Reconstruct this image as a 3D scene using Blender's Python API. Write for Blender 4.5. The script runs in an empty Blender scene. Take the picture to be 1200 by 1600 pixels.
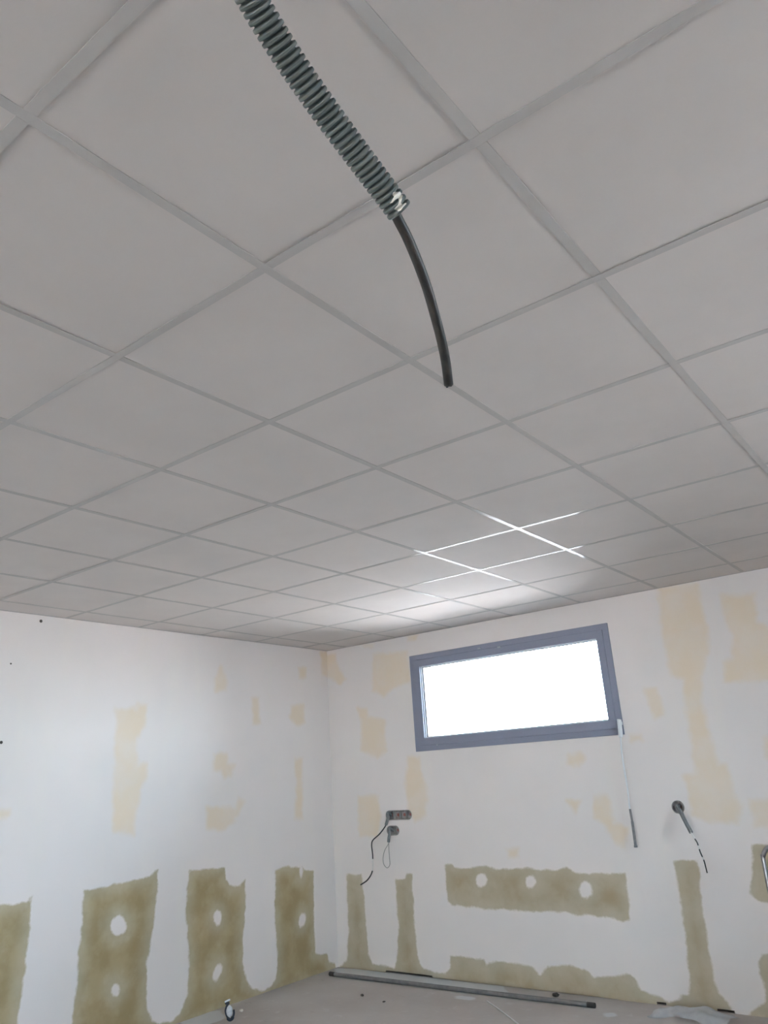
import bpy, bmesh, math, random
import numpy as np
from mathutils import Vector, Matrix

# ------------------------------------------------------------------ camera / world / light
scene = bpy.context.scene
COL = scene.collection
random.seed(4)
H = 2.712            # floor to ceiling grid
XL, YB = -4.455, 5.155   # left wall, back wall (metres)
XR, YF = 2.7, -6.5       # right wall, wall behind the camera
F = 1200.93          # focal length in pixels of a 1200 x 1600 frame
RC = np.array([[0.79036194, 0.60959676, -0.06099008],
               [0.24331038, -0.22096837, 0.94444324],
               [0.56225266, -0.76129151, -0.32296621]])   # world -> camera rows
CP = np.array([0.52941656, -0.50971577, H - 1.17427934])

cam = bpy.data.cameras.new('camera')
cam.sensor_fit = 'VERTICAL'; cam.sensor_height = 36; cam.sensor_width = 27
cam.lens = F / 1600 * 36
cam.clip_start = 0.02; cam.clip_end = 300
camo = bpy.data.objects.new('camera', cam); COL.objects.link(camo)
m = Matrix(RC.T.tolist())
camo.matrix_world = Matrix.Translation(Vector(CP)) @ m.to_4x4()
scene.camera = camo

scene.view_settings.view_transform = 'Standard'
scene.view_settings.look = 'None'
scene.view_settings.gamma = 1
scene.view_settings.use_curve_mapping = False
scene.view_settings.exposure = 0.23

SKY = 34.0
w = bpy.data.worlds.new('sky'); scene.world = w; w.use_nodes = True
nt = w.node_tree; nt.nodes.clear()
out = nt.nodes.new('ShaderNodeOutputWorld'); bg = nt.nodes.new('ShaderNodeBackground')
tc = nt.nodes.new('ShaderNodeTexCoord'); sp = nt.nodes.new('ShaderNodeSeparateXYZ')
rp = nt.nodes.new('ShaderNodeValToRGB')
rp.color_ramp.elements[0].position = 0.0; rp.color_ramp.elements[0].color = (0.77, 0.89, 1.0, 1)
rp.color_ramp.elements[1].position = 0.75; rp.color_ramp.elements[1].color = (0.42, 0.68, 1.0, 1)
nt.links.new(tc.outputs['Generated'], sp.inputs[0]); nt.links.new(sp.outputs['Z'], rp.inputs[0])
nt.links.new(rp.outputs[0], bg.inputs['Color']); bg.inputs['Strength'].default_value = SKY
nt.links.new(bg.outputs[0], out.inputs['Surface'])

sun = bpy.data.lights.new('sun', 'SUN'); sun.energy = 170; sun.angle = math.radians(0.53); sun.color = (1.0, 0.87, 0.72)
suno = bpy.data.objects.new('sun', sun); COL.objects.link(suno)
suno.rotation_euler = Vector((-0.62, 0.06, -1.0)).to_track_quat('-Z', 'Y').to_euler()

# openings for daylight: the strip window in view, glazed doors behind the camera
WIN = (-3.468, -1.621, 1.712, 2.520)      # x0 x1 z0 z1 in the back wall
WIN2 = (1.2, 3.05, 1.62, 2.52)             # y0 y1 z0 z1 in the right wall, out of frame
DOOR = (-2.4, 2.2, 0.0, 2.15)               # x0 x1 z0 z1 in the rear wall, out of frame
def portal(name, loc, rot, sx, sy):
    l = bpy.data.lights.new(name, 'AREA'); l.shape = 'RECTANGLE'; l.size = sx; l.size_y = sy
    l.cycles.is_portal = True
    o = bpy.data.objects.new(name, l); COL.objects.link(o); o.location = loc; o.rotation_euler = rot
portal('window_portal', ((WIN[0]+WIN[1])/2, YB+0.10, (WIN[2]+WIN[3])/2), (math.radians(-90), 0, 0), WIN[1]-WIN[0]-.2, WIN[3]-WIN[2]-.2)
portal('side_portal', (XR+0.10, (WIN2[0]+WIN2[1])/2, (WIN2[2]+WIN2[3])/2), (0, math.radians(90), 0), WIN2[3]-WIN2[2]-.1, WIN2[1]-WIN2[0]-.1)
portal('door_portal', ((DOOR[0]+DOOR[1])/2, YF-0.12, DOOR[3]/2), (math.radians(90), 0, 0), DOOR[1]-DOOR[0]-.1, DOOR[3]-.1)

# ------------------------------------------------------------------ pixel helpers (1200 x 1600 frame)
def ray(x, y):
    return RC.T @ np.array([(x-600)/F, -(y-800)/F, -1.0])
def on(x, y, ax, v):
    d = ray(x, y); t = (v - CP[ax]) / d[ax]; return CP + t*d
def at_depth(x, y, z):
    return CP + RC.T @ np.array([(x-600)/F*z, -(y-800)/F*z, -z])
def to_px(P):
    c = (P - CP) @ RC.T
    return np.stack([600 + F*c[:, 0]/-c[:, 2], 800 - F*c[:, 1]/-c[:, 2]], 1)
def lin(r, g, b):
    f = lambda v: (v/255/12.92) if v/255 <= 0.04045 else ((v/255+0.055)/1.055)**2.4
    return (f(r), f(g), f(b), 1)

# ------------------------------------------------------------------ object helpers
def link(name, me, mat=None, parent=None):
    o = bpy.data.objects.new(name, me); COL.objects.link(o)
    if mat is not None and me is not None: me.materials.append(mat)
    if parent is not None: o.parent = parent
    return o
def obj(name, bm, mat, parent=None, smooth=False):
    me = bpy.data.meshes.new(name); bmesh.ops.recalc_face_normals(bm, faces=bm.faces)
    bm.to_mesh(me); bm.free()
    if smooth:
        for p in me.polygons: p.use_smooth = True
    return link(name, me, mat, parent)
def thing(name, label, cat, group=None, loc=(0, 0, 0)):
    o = link(name, None); o.location = loc; o['label'] = label; o['category'] = cat
    if group: o['group'] = group
    return o
def tag(o, label, cat, group=None):
    o['label'] = label; o['category'] = cat
    if group: o['group'] = group
    return o
def struct(o, label=None, cat=None):
    o['kind'] = 'structure'
    if label: o['label'] = label
    if cat: o['category'] = cat
    return o
def box(bm, x0, x1, y0, y1, z0, z1):
    r = bmesh.ops.create_cube(bm, size=1)
    for v in r['verts']:
        v.co = Vector(((x0+x1)/2 + v.co.x*(x1-x0), (y0+y1)/2 + v.co.y*(y1-y0), (z0+z1)/2 + v.co.z*(z1-z0)))
    return r['verts']
def bevel(bm, w, seg=2):
    bmesh.ops.bevel(bm, geom=list(bm.edges), offset=w, segments=seg, affect='EDGES', profile=0.6)
def smooth_path(pts, n):
    """Catmull-Rom through pts, resampled to n points evenly by length."""
    P = np.array(pts, float)
    Q = np.vstack([2*P[0]-P[1], P, 2*P[-1]-P[-2]])
    o = []
    for i in range(1, len(Q)-2):
        p0, p1, p2, p3 = Q[i-1:i+3]
        for t in np.linspace(0, 1, 40, endpoint=False):
            o.append(0.5*((2*p1) + (-p0+p2)*t + (2*p0-5*p1+4*p2-p3)*t*t + (-p0+3*p1-3*p2+p3)*t**3))
    o.append(P[-1]); o = np.array(o)
    s = np.r_[0, np.cumsum(np.linalg.norm(np.diff(o, axis=0), axis=1))]
    u = np.linspace(0, s[-1], n)
    return np.stack([np.interp(u, s, o[:, k]) for k in range(3)], 1), s[-1]
def sweep(path, radii, seg=16, cap=True, up=(0, 0, 1)):
    """Swept tube as numpy verts / faces; parallel transport frames."""
    P = np.array(path, float); n = len(P)
    T = np.gradient(P, axis=0); T /= np.linalg.norm(T, axis=1)[:, None]
    u = np.array(up, float)
    if abs(u @ T[0]) > .9: u = np.array([1., 0, 0])
    N = u - (u @ T[0])*T[0]; N /= np.linalg.norm(N)
    V = []; ang = np.linspace(0, 2*math.pi, seg, endpoint=False)
    for i in range(n):
        N = N - (N @ T[i])*T[i]; N /= np.linalg.norm(N); B = np.cross(T[i], N)
        r = radii[i] if hasattr(radii, '__len__') else radii
        V.append(P[i] + r*(np.cos(ang)[:, None]*N + np.sin(ang)[:, None]*B))
    V = np.vstack(V); Fc = []
    for i in range(n-1):
        for k in range(seg):
            a = i*seg+k; b = i*seg+(k+1) % seg
            Fc.append((a, b, b+seg, a+seg))
    if cap:
        Fc.append(tuple(range(seg))[::-1]); Fc.append(tuple((n-1)*seg+k for k in range(seg)))
    return V, Fc
def tube(name, path, radii, mat, parent=None, seg=16, cap=True, n=None, origin=(0, 0, 0)):
    if n: path, _ = smooth_path(path, n)
    V, Fc = sweep(path, radii, seg, cap)
    me = bpy.data.meshes.new(name); me.from_pydata((V-np.array(origin)).tolist(), [], Fc); me.update()
    for p in me.polygons: p.use_smooth = len(p.vertices) == 4
    return link(name, me, mat, parent)

# ------------------------------------------------------------------ materials
class NT:
    def __init__(s, name):
        s.m = bpy.data.materials.new(name); s.m.use_nodes = True; s.t = s.m.node_tree
        s.b = s.t.nodes['Principled BSDF']; s.o = s.t.nodes['Material Output']
        s.obj = None
    def n(s, typ, **kw):
        x = s.t.nodes.new(typ)
        for k, v in kw.items(): setattr(x, k, v)
        return x
    def l(s, a, b): s.t.links.new(a, b)
    def coord(s):
        if s.obj is None: s.obj = s.n('ShaderNodeNewGeometry').outputs['Position']
        return s.obj
    def noise(s, scale, detail=4, rough=.55, stretch=None):
        x = s.n('ShaderNodeTexNoise'); x.inputs['Scale'].default_value = scale
        x.inputs['Detail'].default_value = detail; x.inputs['Roughness'].default_value = rough
        c = s.coord()
        if stretch:
            mp = s.n('ShaderNodeMapping'); mp.inputs['Scale'].default_value = stretch; s.l(c, mp.inputs[0]); c = mp.outputs[0]
        s.l(c, x.inputs['Vector']); return x.outputs['Fac']
    def math(s, op, a, b=None, clamp=False):
        x = s.n('ShaderNodeMath', operation=op); x.use_clamp = clamp
        for i, v in enumerate((a, b)):
            if v is None: continue
            if isinstance(v, (int, float)): x.inputs[i].default_value = v
            else: s.l(v, x.inputs[i])
        return x.outputs[0]
    def ramp(s, v, lo, hi, a=0., b=1., kind='SMOOTHSTEP'):
        x = s.n('ShaderNodeMapRange', interpolation_type=kind)
        for i, q in enumerate((v, lo, hi, a, b)):
            if isinstance(q, (int, float)): x.inputs[i].default_value = q
            else: s.l(q, x.inputs[i])
        return x.outputs[0]
    def mix(s, f, a, b):
        x = s.n('ShaderNodeMix', data_type='RGBA')
        if isinstance(f, (int, float)): x.inputs[0].default_value = f
        else: s.l(f, x.inputs[0])
        for i, v in ((6, a), (7, b)):
            if isinstance(v, tuple): x.inputs[i].default_value = v
            else: s.l(v, x.inputs[i])
        return x.outputs[2]
    def attr(s, name):
        x = s.n('ShaderNodeAttribute', attribute_name=name); return x.outputs['Fac']
    def bump(s, h, strength, dist):
        x = s.n('ShaderNodeBump'); x.inputs['Strength'].default_value = strength; x.inputs['Distance'].default_value = dist
        s.l(h, x.inputs['Height']); s.l(x.outputs[0], s.b.inputs['Normal'])
    def set(s, col=None, rough=None, metal=None, spec=None):
        for k, v in (('Base Color', col), ('Roughness', rough), ('Metallic', metal), ('Specular IOR Level', spec)):
            if v is None: continue
            if isinstance(v, (tuple, int, float)): s.b.inputs[k].default_value = v
            else: s.l(v, s.b.inputs[k])
        return s.m
def simple(name, a, b, scale=30, rough=.6, metal=0, spec=.5, bumpd=0):
    t = NT(name); nz = t.noise(scale)
    if bumpd: t.bump(nz, .5, bumpd)
    return t.set(t.mix(t.ramp(nz, .3, .7), a, b), rough, metal, spec)

def wall_material(name, board_a, board_b):
    t = NT(name)
    sd = t.attr('board'); edge = t.attr('edge')
    n1 = t.math('MULTIPLY', t.math('SUBTRACT', t.noise(11, 3), .5), .045)
    n2 = t.math('MULTIPLY', t.math('SUBTRACT', t.noise(60, 3), .5), .012)
    d = t.math('ADD', t.math('ADD', sd, n1), n2)
    mask = t.ramp(d, -.010, .011)
    smear = t.ramp(d, -.02, .13)           # thin film of filler left on the board near the edges
    big = t.noise(1.1, 3); fine = t.noise(45, 4)
    skim = t.mix(t.ramp(big, .35, .65), lin(233, 224, 220), lin(228, 220, 216))
    streak = t.noise(2.2, 4, .6, (2.2, 2.2, .35))
    skim = t.mix(t.ramp(streak, .45, .75, 0, .5), skim, lin(232, 225, 217))
    bf = t.attr('buff')
    bfm = t.ramp(t.math('ADD', bf, t.math('MULTIPLY', t.math('SUBTRACT', t.noise(9, 5), .5), .9)), .22, .85)
    bfm = t.math('MULTIPLY', bfm, t.ramp(t.noise(5, 3), .25, .7, .55, .95))
    skim = t.mix(t.math('MULTIPLY', bfm, .78), skim, lin(228, 208, 180))
    board = t.mix(t.ramp(t.noise(6, 4), .35, .65), board_a, board_b)
    board = t.mix(t.math('MULTIPLY', t.ramp(t.noise(9, 5), .52, .75), .16), board, lin(205, 196, 176))
    board = t.mix(t.math('SUBTRACT', .35, t.math('MULTIPLY', smear, .35)), board, lin(205, 200, 185))
    col = t.mix(mask, skim, board)
    h = t.math('SUBTRACT', t.math('MULTIPLY', fine, .25), t.math('MULTIPLY', mask, .9))
    t.bump(h, .35, .0025)
    return t.set(col, t.ramp(fine, .3, .7, .72, .9), 0, .25)

M = {}
M['wall_left'] = wall_material('left_wall_plaster', lin(172, 156, 121), lin(158, 141, 104))
M['wall_back'] = wall_material('back_wall_plaster', lin(178, 165, 142), lin(168, 153, 126))
M['plain'] = simple('plain_plaster', lin(226, 222, 218), lin(232, 228, 222), 3, .85, spec=.2)
M['masonry'] = simple('render_outside', lin(205, 198, 188), lin(215, 210, 200), 5, .9, spec=.1)
M['gap_shade'] = simple('painted_gap_shade', lin(30, 27, 24), lin(40, 36, 32), 20, .9, spec=.1)

t = NT('ceiling_tile_white')
sp1 = t.noise(420, 2); sp2 = t.noise(130, 3)
t.bump(t.math('ADD', sp1, sp2), .12, .001)
M['tile'] = t.set(t.mix(t.ramp(t.noise(2.5, 3), .3, .7), lin(216, 208, 203), lin(221, 213, 208)), .9, 0, .15)
t = NT('grid_enamel')
dcol = t.mix(t.ramp(t.noise(7, 3), .3, .7), lin(200, 195, 191), lin(205, 200, 196))
df = t.n('ShaderNodeBsdfDiffuse'); t.l(dcol, df.inputs[0]); gl = t.n('ShaderNodeBsdfGlossy'); gl.inputs['Roughness'].default_value = .10
mx = t.n('ShaderNodeMixShader'); mx.inputs[0].default_value = .075; t.l(df.outputs[0], mx.inputs[1]); t.l(gl.outputs[0], mx.inputs[2]); t.l(mx.outputs[0], t.o.inputs['Surface'])
M['tee'] = t.m

t = NT('concrete_floor')
a = t.noise(1.6, 5); b = t.noise(11, 6, .65); c = t.noise(60, 4)
col = t.mix(t.ramp(a, .3, .7), lin(180, 171, 164), lin(191, 184, 178))
col = t.mix(t.ramp(b, .55, .8, 0, .6), col, lin(206, 203, 198))
col = t.mix(t.ramp(t.noise(4.5, 6, .7, (1, 2.5, 1)), .62, .75, 0, .55), col, lin(146, 137, 127))
du = t.ramp(t.math('ADD', t.attr('dust'), t.math('MULTIPLY', t.math('SUBTRACT', t.noise(12, 4), .5), .6)), .35, .7)
col = t.mix(du, col, lin(205, 205, 203))
t.bump(t.math('ADD', b, t.math('MULTIPLY', c, .4)), .35, .004)
M['floor'] = t.set(col, .85, 0, .2)

M['frame'] = simple('glare_lightened_frame', lin(124, 129, 147), lin(129, 134, 152), 160, .42, spec=.5, bumpd=.0003)  # window glare mixed into the colour; the metal itself is darker anthracite
M['gasket'] = simple('black_gasket', lin(30, 30, 32), lin(38, 38, 40), 80, .6)
M['bead'] = simple('lit_glazing_bead', lin(208, 212, 218), lin(216, 220, 224), 80, .35)  # paler than the frame: daylight on its side face is put into the colour
M['latch'] = simple('latch_metal', lin(150, 156, 168), lin(165, 170, 180), 60, .3, metal=.6)
t = NT('glass_pane')
tr = t.n('ShaderNodeBsdfTransparent'); gl = t.n('ShaderNodeBsdfGlossy'); gl.inputs['Roughness'].default_value = .02
fr = t.n('ShaderNodeFresnel'); fr.inputs[0].default_value = 1.45; mx = t.n('ShaderNodeMixShader')
nzg = t.noise(9, 2)
tcol = t.mix(t.ramp(nzg, .3, .7), (0.94, .97, .97, 1), (0.95, .97, .97, 1)); t.l(tcol, tr.inputs[0])
t.l(fr.outputs[0], mx.inputs[0]); t.l(tr.outputs[0], mx.inputs[1]); t.l(gl.outputs[0], mx.inputs[2]); t.l(mx.outputs[0], t.o.inputs['Surface'])
M['glass'] = t.m
t = NT('conduit_green_grey')
ms = t.ramp(t.attr('smear'), .40, .60)
base = t.mix(t.ramp(t.noise(40, 4), .3, .7), lin(84, 92, 91), lin(98, 105, 103))
base = t.mix(t.ramp(t.noise(190, 4), .62, .8, 0, .35), base, lin(126, 132, 128))
M['conduit'] = t.set(t.mix(ms, base, lin(244, 236, 226)), t.ramp(ms, 0, 1, .42, .9), 0, .45)
M['conduit_grey'] = simple('conduit_grey', lin(112, 114, 115), lin(128, 129, 129), 60, .5)
M['black_cable'] = simple('black_cable_sheath', lin(30, 31, 32), lin(44, 44, 44), 90, .38)
M['cable_dust'] = simple('cable_dusty_black', lin(34, 33, 33), lin(58, 54, 50), 60, .5)
M['white_wire'] = simple('white_wire', lin(214, 214, 210), lin(224, 222, 218), 50, .5)
M['grey_wire'] = simple('grey_wire', lin(150, 146, 140), lin(164, 160, 154), 50, .5)
M['copper'] = simple('copper_strand', lin(150, 92, 62), lin(176, 110, 74), 90, .35, metal=.9)
M['box'] = simple('socket_box_shell', lin(150, 144, 144), lin(166, 156, 154), 40, .6)
M['box_red'] = simple('socket_box_membrane', lin(176, 108, 98), lin(150, 98, 92), 55, .6)
M['box_rim'] = simple('socket_box_rim', lin(150, 146, 142), lin(164, 160, 154), 60, .6)
M['rod_white'] = simple('white_rod_lacquer', lin(222, 224, 226), lin(228, 230, 231), 40, .4)
M['grip'] = simple('grey_grip_plastic', lin(112, 110, 112), lin(128, 126, 128), 60, .5)
M['pipe'] = simple('floor_pipe_grey', lin(98, 98, 99), lin(118, 116, 114), 24, .55)
M['recess_dark'] = simple('painted_recess_dark', lin(54, 50, 47), lin(68, 62, 58), 40, .8)
M['alu'] = simple('tubular_metal', lin(150, 148, 150), lin(172, 170, 172), 40, .3, metal=.85)
M['rubber'] = simple('black_rubber', lin(30, 30, 30), lin(40, 40, 40), 60, .8)
M['tread'] = simple('tread_plastic', lin(70, 72, 76), lin(82, 84, 88), 60, .6)
M['rubble'] = simple('rubble_dark', lin(74, 68, 62), lin(104, 96, 88), 60, .9)
M['plaster_chip'] = simple('plaster_chip', lin(196, 190, 180), lin(214, 208, 198), 60, .9)
M['scrap_dark'] = simple('scrap_dark_plastic', lin(36, 42, 52), lin(52, 60, 72), 60, .5)
M['scrap_white'] = simple('scrap_white_plastic', lin(222, 224, 228), lin(200, 204, 210), 90, .6)
M['ground'] = simple('pale_gravel_ground', lin(192, 180, 174), lin(176, 164, 158), 3, .95, spec=.1)
t = NT('thin_plastic_sheet')
t.set(t.mix(t.ramp(t.noise(20, 3), .3, .7), lin(226, 226, 226), lin(214, 215, 216)), .3, 0, .5)
t.b.inputs['Alpha'].default_value = .5
M['sheet'] = t.m

# ------------------------------------------------------------------ painted plaster: outlines as distances on the wall
def poly_sd(P, poly):
    """signed distance (positive inside) of points P (N,2) to polygon."""
    A = np.array(poly, float); B = np.roll(A, -1, 0)
    d2 = np.full(len(P), 1e9); ins = np.zeros(len(P), bool)
    for a, b in zip(A, B):
        e = b-a; wv = P-a; tt = np.clip((wv@e)/max(e@e, 1e-12), 0, 1)
        q = wv - tt[:, None]*e; d2 = np.minimum(d2, (q*q).sum(1))
        c = ((a[1] > P[:, 1]) != (b[1] > P[:, 1]))
        if abs(b[1]-a[1]) > 1e-12:
            ins ^= c & (P[:, 0] < (b[0]-a[0])*(P[:, 1]-a[1])/(b[1]-a[1])+a[0])
    return np.where(ins, 1, -1)*np.sqrt(d2)
def px_poly(pts, ox, oy, s, ax, v, ua):
    o = []
    for x, y in pts:
        q = on(ox+x/s, oy+y/s, ax, v); o.append((q[ua], q[2]))
    return o
def ell(cx, cy, rx, ry, tilt=0, n=14):
    return [(cx+rx*math.cos(a)*math.cos(tilt)-ry*math.sin(a)*math.sin(tilt), cy+rx*math.cos(a)*math.sin(tilt)+ry*math.sin(a)*math.cos(tilt))
            for a in [2*math.pi*k/n for k in range(n)]]

L = lambda pts, o=(0, 1250), s=2: px_poly(pts, o[0], o[1], s, 0, XL, 1)
B = lambda pts, o=(600, 1250), s=2: px_poly(pts, o[0], o[1], s, 1, YB, 0)
left_board = [[(1.0, .96)] + L([(0, 330), (85, 318), (90, 302), (102, 302), (262, 282), (330, 270), (380, 258), (468, 240), (480, 222), (495, 218), (590, 218),
      (640, 216), (703, 210), (706, 250), (720, 265), (750, 268), (764, 250), (862, 222), (880, 210), (900, 207), (935, 212), (942, 206), (950, 218), (980, 222),
      (983, 400), (985, 478), (1022, 482), (1030, 508), (1046, 512)]) + [(5.15, -.05), (1.0, -.05)]]
left_white = [L([(102, 285), (262, 265), (262, 290), (255, 380), (248, 440), (240, 560), (225, 700), (205, 800), (180, 850), (90, 870), (35, 830), (55, 700), (62, 640), (80, 520), (95, 400)]),
      L([(495, 200), (590, 200), (590, 218), (582, 340), (585, 430), (592, 480), (586, 600), (575, 640), (560, 670), (535, 690), (500, 697), (475, 690), (460, 660), (458, 600), (460, 500), (478, 400), (492, 290)]),
      L([(766, 240), (862, 205), (858, 330), (862, 420), (868, 480), (862, 560), (845, 585), (825, 595), (790, 588), (770, 565), (760, 500), (760, 420), (768, 330)]),
      L(ell(370, 393, 26, 30)), L(ell(361, 593, 14, 20)), L(ell(680, 368, 13, 24)), L(ell(678, 540, 13, 28, .35)), L(ell(945, 375, 11, 23, .2)), L(ell(941, 225, 6, 22))]
o4 = (0, 920)
left_buff = [L([(360, 375), (425, 372), (430, 358), (460, 362), (455, 430), (430, 470), (430, 550), (460, 548), (465, 590), (440, 630), (425, 700), (420, 770), (355, 765), (350, 730), (358, 500)], o4),
      L([(690, 235), (712, 290), (708, 320), (675, 320), (668, 280)], o4), L([(785, 340), (808, 340), (814, 420), (790, 425)], o4),
      L([(910, 365), (950, 360), (955, 420), (925, 430), (905, 400)], o4), L([(668, 515), (710, 513), (712, 545), (735, 550), (725, 585), (700, 590), (690, 570), (668, 570)], o4),
      L([(645, 680), (700, 675), (735, 690), (745, 650), (765, 665), (755, 700), (735, 720), (740, 725), (700, 758), (645, 752)], o4),
      L([(920, 530), (945, 530), (945, 600), (947, 720), (920, 720), (925, 600)], o4), L([(930, 245), (957, 245), (957, 280), (935, 280)], o4), L([(-20, 685), (35, 690), (38, 710), (-20, 725)], o4),
      L([(1000, 200), (1030, 195), (1030, 275), (1005, 270)], o4)]
back_board = [px_poly([(1082, 232), (1128, 232), (1138, 300), (1145, 400), (1150, 480), (1165, 512), (1250, 528), (1250, 600), (1050, 560), (1062, 520), (1085, 500), (1090, 400)], 0, 1250, 2, 1, YB, 0),
      B([(35, 250), (65, 245), (70, 230), (88, 232), (92, 330), (95, 400), (105, 470), (110, 510), (122, 530), (190, 540), (205, 525), (208, 490), (230, 490), (310, 500), (320, 515), (340, 505), (440, 515), (465, 518), (485, 545),
         (510, 520), (580, 518), (640, 535), (655, 555), (690, 550), (770, 545), (785, 560), (805, 595), (850, 610), (890, 630), (925, 625), (930, 608), (950, 606), (955, 560), (945, 450), (930, 330), (912, 240), (905, 190),
         (980, 185), (990, 270), (1000, 370), (1015, 460), (1030, 550), (1045, 605), (1070, 630), (1090, 655), (1100, 760), (500, 700), (10, 600), (30, 532), (42, 500), (45, 400), (38, 300)]),
      B([(190, 205), (212, 198), (220, 210), (290, 212), (320, 207), (350, 215), (440, 212), (540, 220), (570, 212), (600, 228), (755, 232), (760, 280), (770, 330), (768, 375), (745, 383), (700, 365), (600, 355), (500, 350),
         (400, 345), (350, 345), (290, 335), (240, 330), (220, 333), (200, 320), (195, 260)]),
      B([(1150, 140), (1300, 135), (1330, 320), (1200, 322), (1165, 315), (1145, 290), (1150, 200)]),
      B([(1180, 480), (1340, 470), (1360, 780), (1120, 700), (1145, 660), (1175, 640), (1195, 630), (1180, 560), (1172, 510)])]
back_white = [B(ell(306, 252, 17, 22)), B(ell(458, 257, 17, 21)), B(ell(630, 282, 20, 26))]
o8 = (480, 960); s8 = 4.705; oR = (1000, 900); sR = 3.555; oW = (600, 940); sW = 2.857
back_buff = [B([(110, 300), (210, 290), (240, 400), (285, 480), (240, 520), (150, 460), (125, 370)], o8, s8), B([(480, 290), (740, 270), (760, 500), (640, 540), (560, 600), (480, 560), (470, 400)], o8, s8),
      B([(370, 690), (440, 690), (450, 750), (570, 770), (580, 1000), (520, 1060), (390, 1000), (400, 830)], o8, s8), B([(370, 1330), (530, 1330), (540, 1500), (520, 1640), (380, 1640)], o8, s8),
      B([(740, 1040), (830, 1050), (850, 1180), (890, 1300), (880, 1480), (790, 1540), (740, 1440), (720, 1250)], o8, s8), B([(410, 215), (490, 215), (480, 245), (420, 245)], o8, s8), B([(730, 160), (815, 150), (800, 190), (740, 200)], o8, s8),
      B([(100, 60), (320, 40), (350, 180), (380, 330), (375, 440), (340, 570), (350, 680), (380, 800), (410, 930), (430, 1050), (480, 1050), (510, 1150), (560, 1300), (540, 1380), (380, 1370), (290, 1330), (230, 1110), (305, 1090), (290, 950), (250, 750), (240, 580), (170, 560), (130, 370), (105, 200)], oR, sR),
      B([(450, 110), (640, 95), (655, 250), (760, 300), (760, 590), (470, 590), (470, 480), (510, 450), (510, 330), (460, 220)], oR, sR), B([(20, 620), (90, 620), (130, 720), (140, 780), (80, 800), (30, 680)], oR, sR),
      B([(610, 1240), (760, 1230), (760, 1400), (640, 1400)], oR, sR), B([(690, 900), (760, 900), (760, 1060), (690, 1000)], oR, sR),
      B([(380, 150), (420, 150), (425, 180), (390, 185)]), B([(570, 0), (620, 0), (600, 40)]), B([(650, -20), (700, -20), (720, 70), (760, 90), (755, 150), (730, 140), (690, 80), (655, 60)]),
      B([(820, 680), (880, 665), (900, 700), (870, 735), (815, 730)], oW, sW), B([(1090, 590), (1150, 590), (1160, 620), (1100, 630)], oW, sW), B([(1160, 400), (1200, 385), (1215, 440), (1180, 440)], oW, sW)]

def fields(UV, board, white, buff, soft):
    sd = np.full(len(UV), -5.0)
    for p in board: sd = np.maximum(sd, poly_sd(UV, p))
    for p in white: sd = np.minimum(sd, -poly_sd(UV, p))
    bf = np.zeros(len(UV))
    for p in buff: bf = np.maximum(bf, np.clip(.5 + poly_sd(UV, p)/soft, 0, 1))
    return np.clip(sd, -.3, .3), bf

def grid_mesh(name, us, vs, place, keep, mat, attrs):
    us = np.unique(np.round(us, 5)); vs = np.unique(np.round(vs, 5))
    U, V = np.meshgrid(us, vs); nu, nv = len(us), len(vs)
    UV = np.stack([U.ravel(), V.ravel()], 1)
    uc = (us[:-1]+us[1:])/2; vc = (vs[:-1]+vs[1:])/2
    K = keep(*np.meshgrid(uc, vc))
    j, i = np.nonzero(K); a = j*nu+i
    Q = np.stack([a, a+1, a+1+nu, a+nu], 1)
    P3 = place(UV)
    me = bpy.data.meshes.new(name); me.from_pydata(P3.tolist(), [], Q.tolist()); me.update()
    for nme, val in attrs(UV).items():
        at = me.attributes.new(nme, 'FLOAT', 'POINT'); at.data.foreach_set('value', val.astype(np.float32))
    bm = bmesh.new(); bm.from_mesh(me)
    bmesh.ops.delete(bm, geom=[v for v in bm.verts if not v.link_faces], context='VERTS')
    bm.to_mesh(me); bm.free()
    return link(name, me, mat)

# socket boxes in the back wall: (x centre, z, half straight length, radius)
def stadium_in(X, Z, b, grow=0):
    return np.hypot(np.maximum(np.abs(X-b[0])-b[2], 0), Z-b[1]) < b[3]+grow
def wall_pt(x, y): q = on(x, y, 1, YB); return q[0], q[2]
x0, z0 = wall_pt(603.5, 1274.5); x1, z1 = wall_pt(643, 1272.5)
BOX_A = ((x0+x1)/2, (z0+z1)/2, (x1-x0)/2-.036, .036)
x0, z0 = wall_pt(605, 1298); x1, z1 = wall_pt(623.5, 1297.3)
BOX_B = ((x0+x1)/2, (z0+z1)/2, (x1-x0)/2-.036, .036)
x0, z0 = wall_pt(1059.5, 1261)
BOX_C = (x0, z0, .0, .040)
BOXES = [BOX_A, BOX_B, BOX_C]

# ---- back wall
us = [np.arange(XL, -.3, .014), np.arange(-.3, XR, .12), [XL, XR, WIN[0], WIN[1]]]
vs = [np.arange(0, H, .014), [0, .003, .016, H, WIN[2], WIN[3]]]
for b in BOXES:
    us.append(np.arange(b[0]-b[2]-b[3]-.006, b[0]+b[2]+b[3]+.006, .004)); vs.append(np.arange(b[1]-b[3]-.006, b[1]+b[3]+.006, .004))
def keep_back(U, V):
    k = ~((U > WIN[0]) & (U < WIN[1]) & (V > WIN[2]) & (V < WIN[3]))
    for b in BOXES: k &= ~stadium_in(U, V, b)
    k &= ~((V < .016) & (U > -3.93) & (U < -3.48)); k &= ~((V < .003) & (U > -3.48) & (U < -1.95))
    k &= ~((V < .016) & (U > -1.68) & (U < -1.62)); k &= ~((V < .016) & (U > -1.3) & (U < -1.2))
    return k
def at_back(UV):
    sd, bf = fields(UV, back_board, back_white, back_buff, .09); return dict(board=sd, buff=bf, edge=sd*0)
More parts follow.
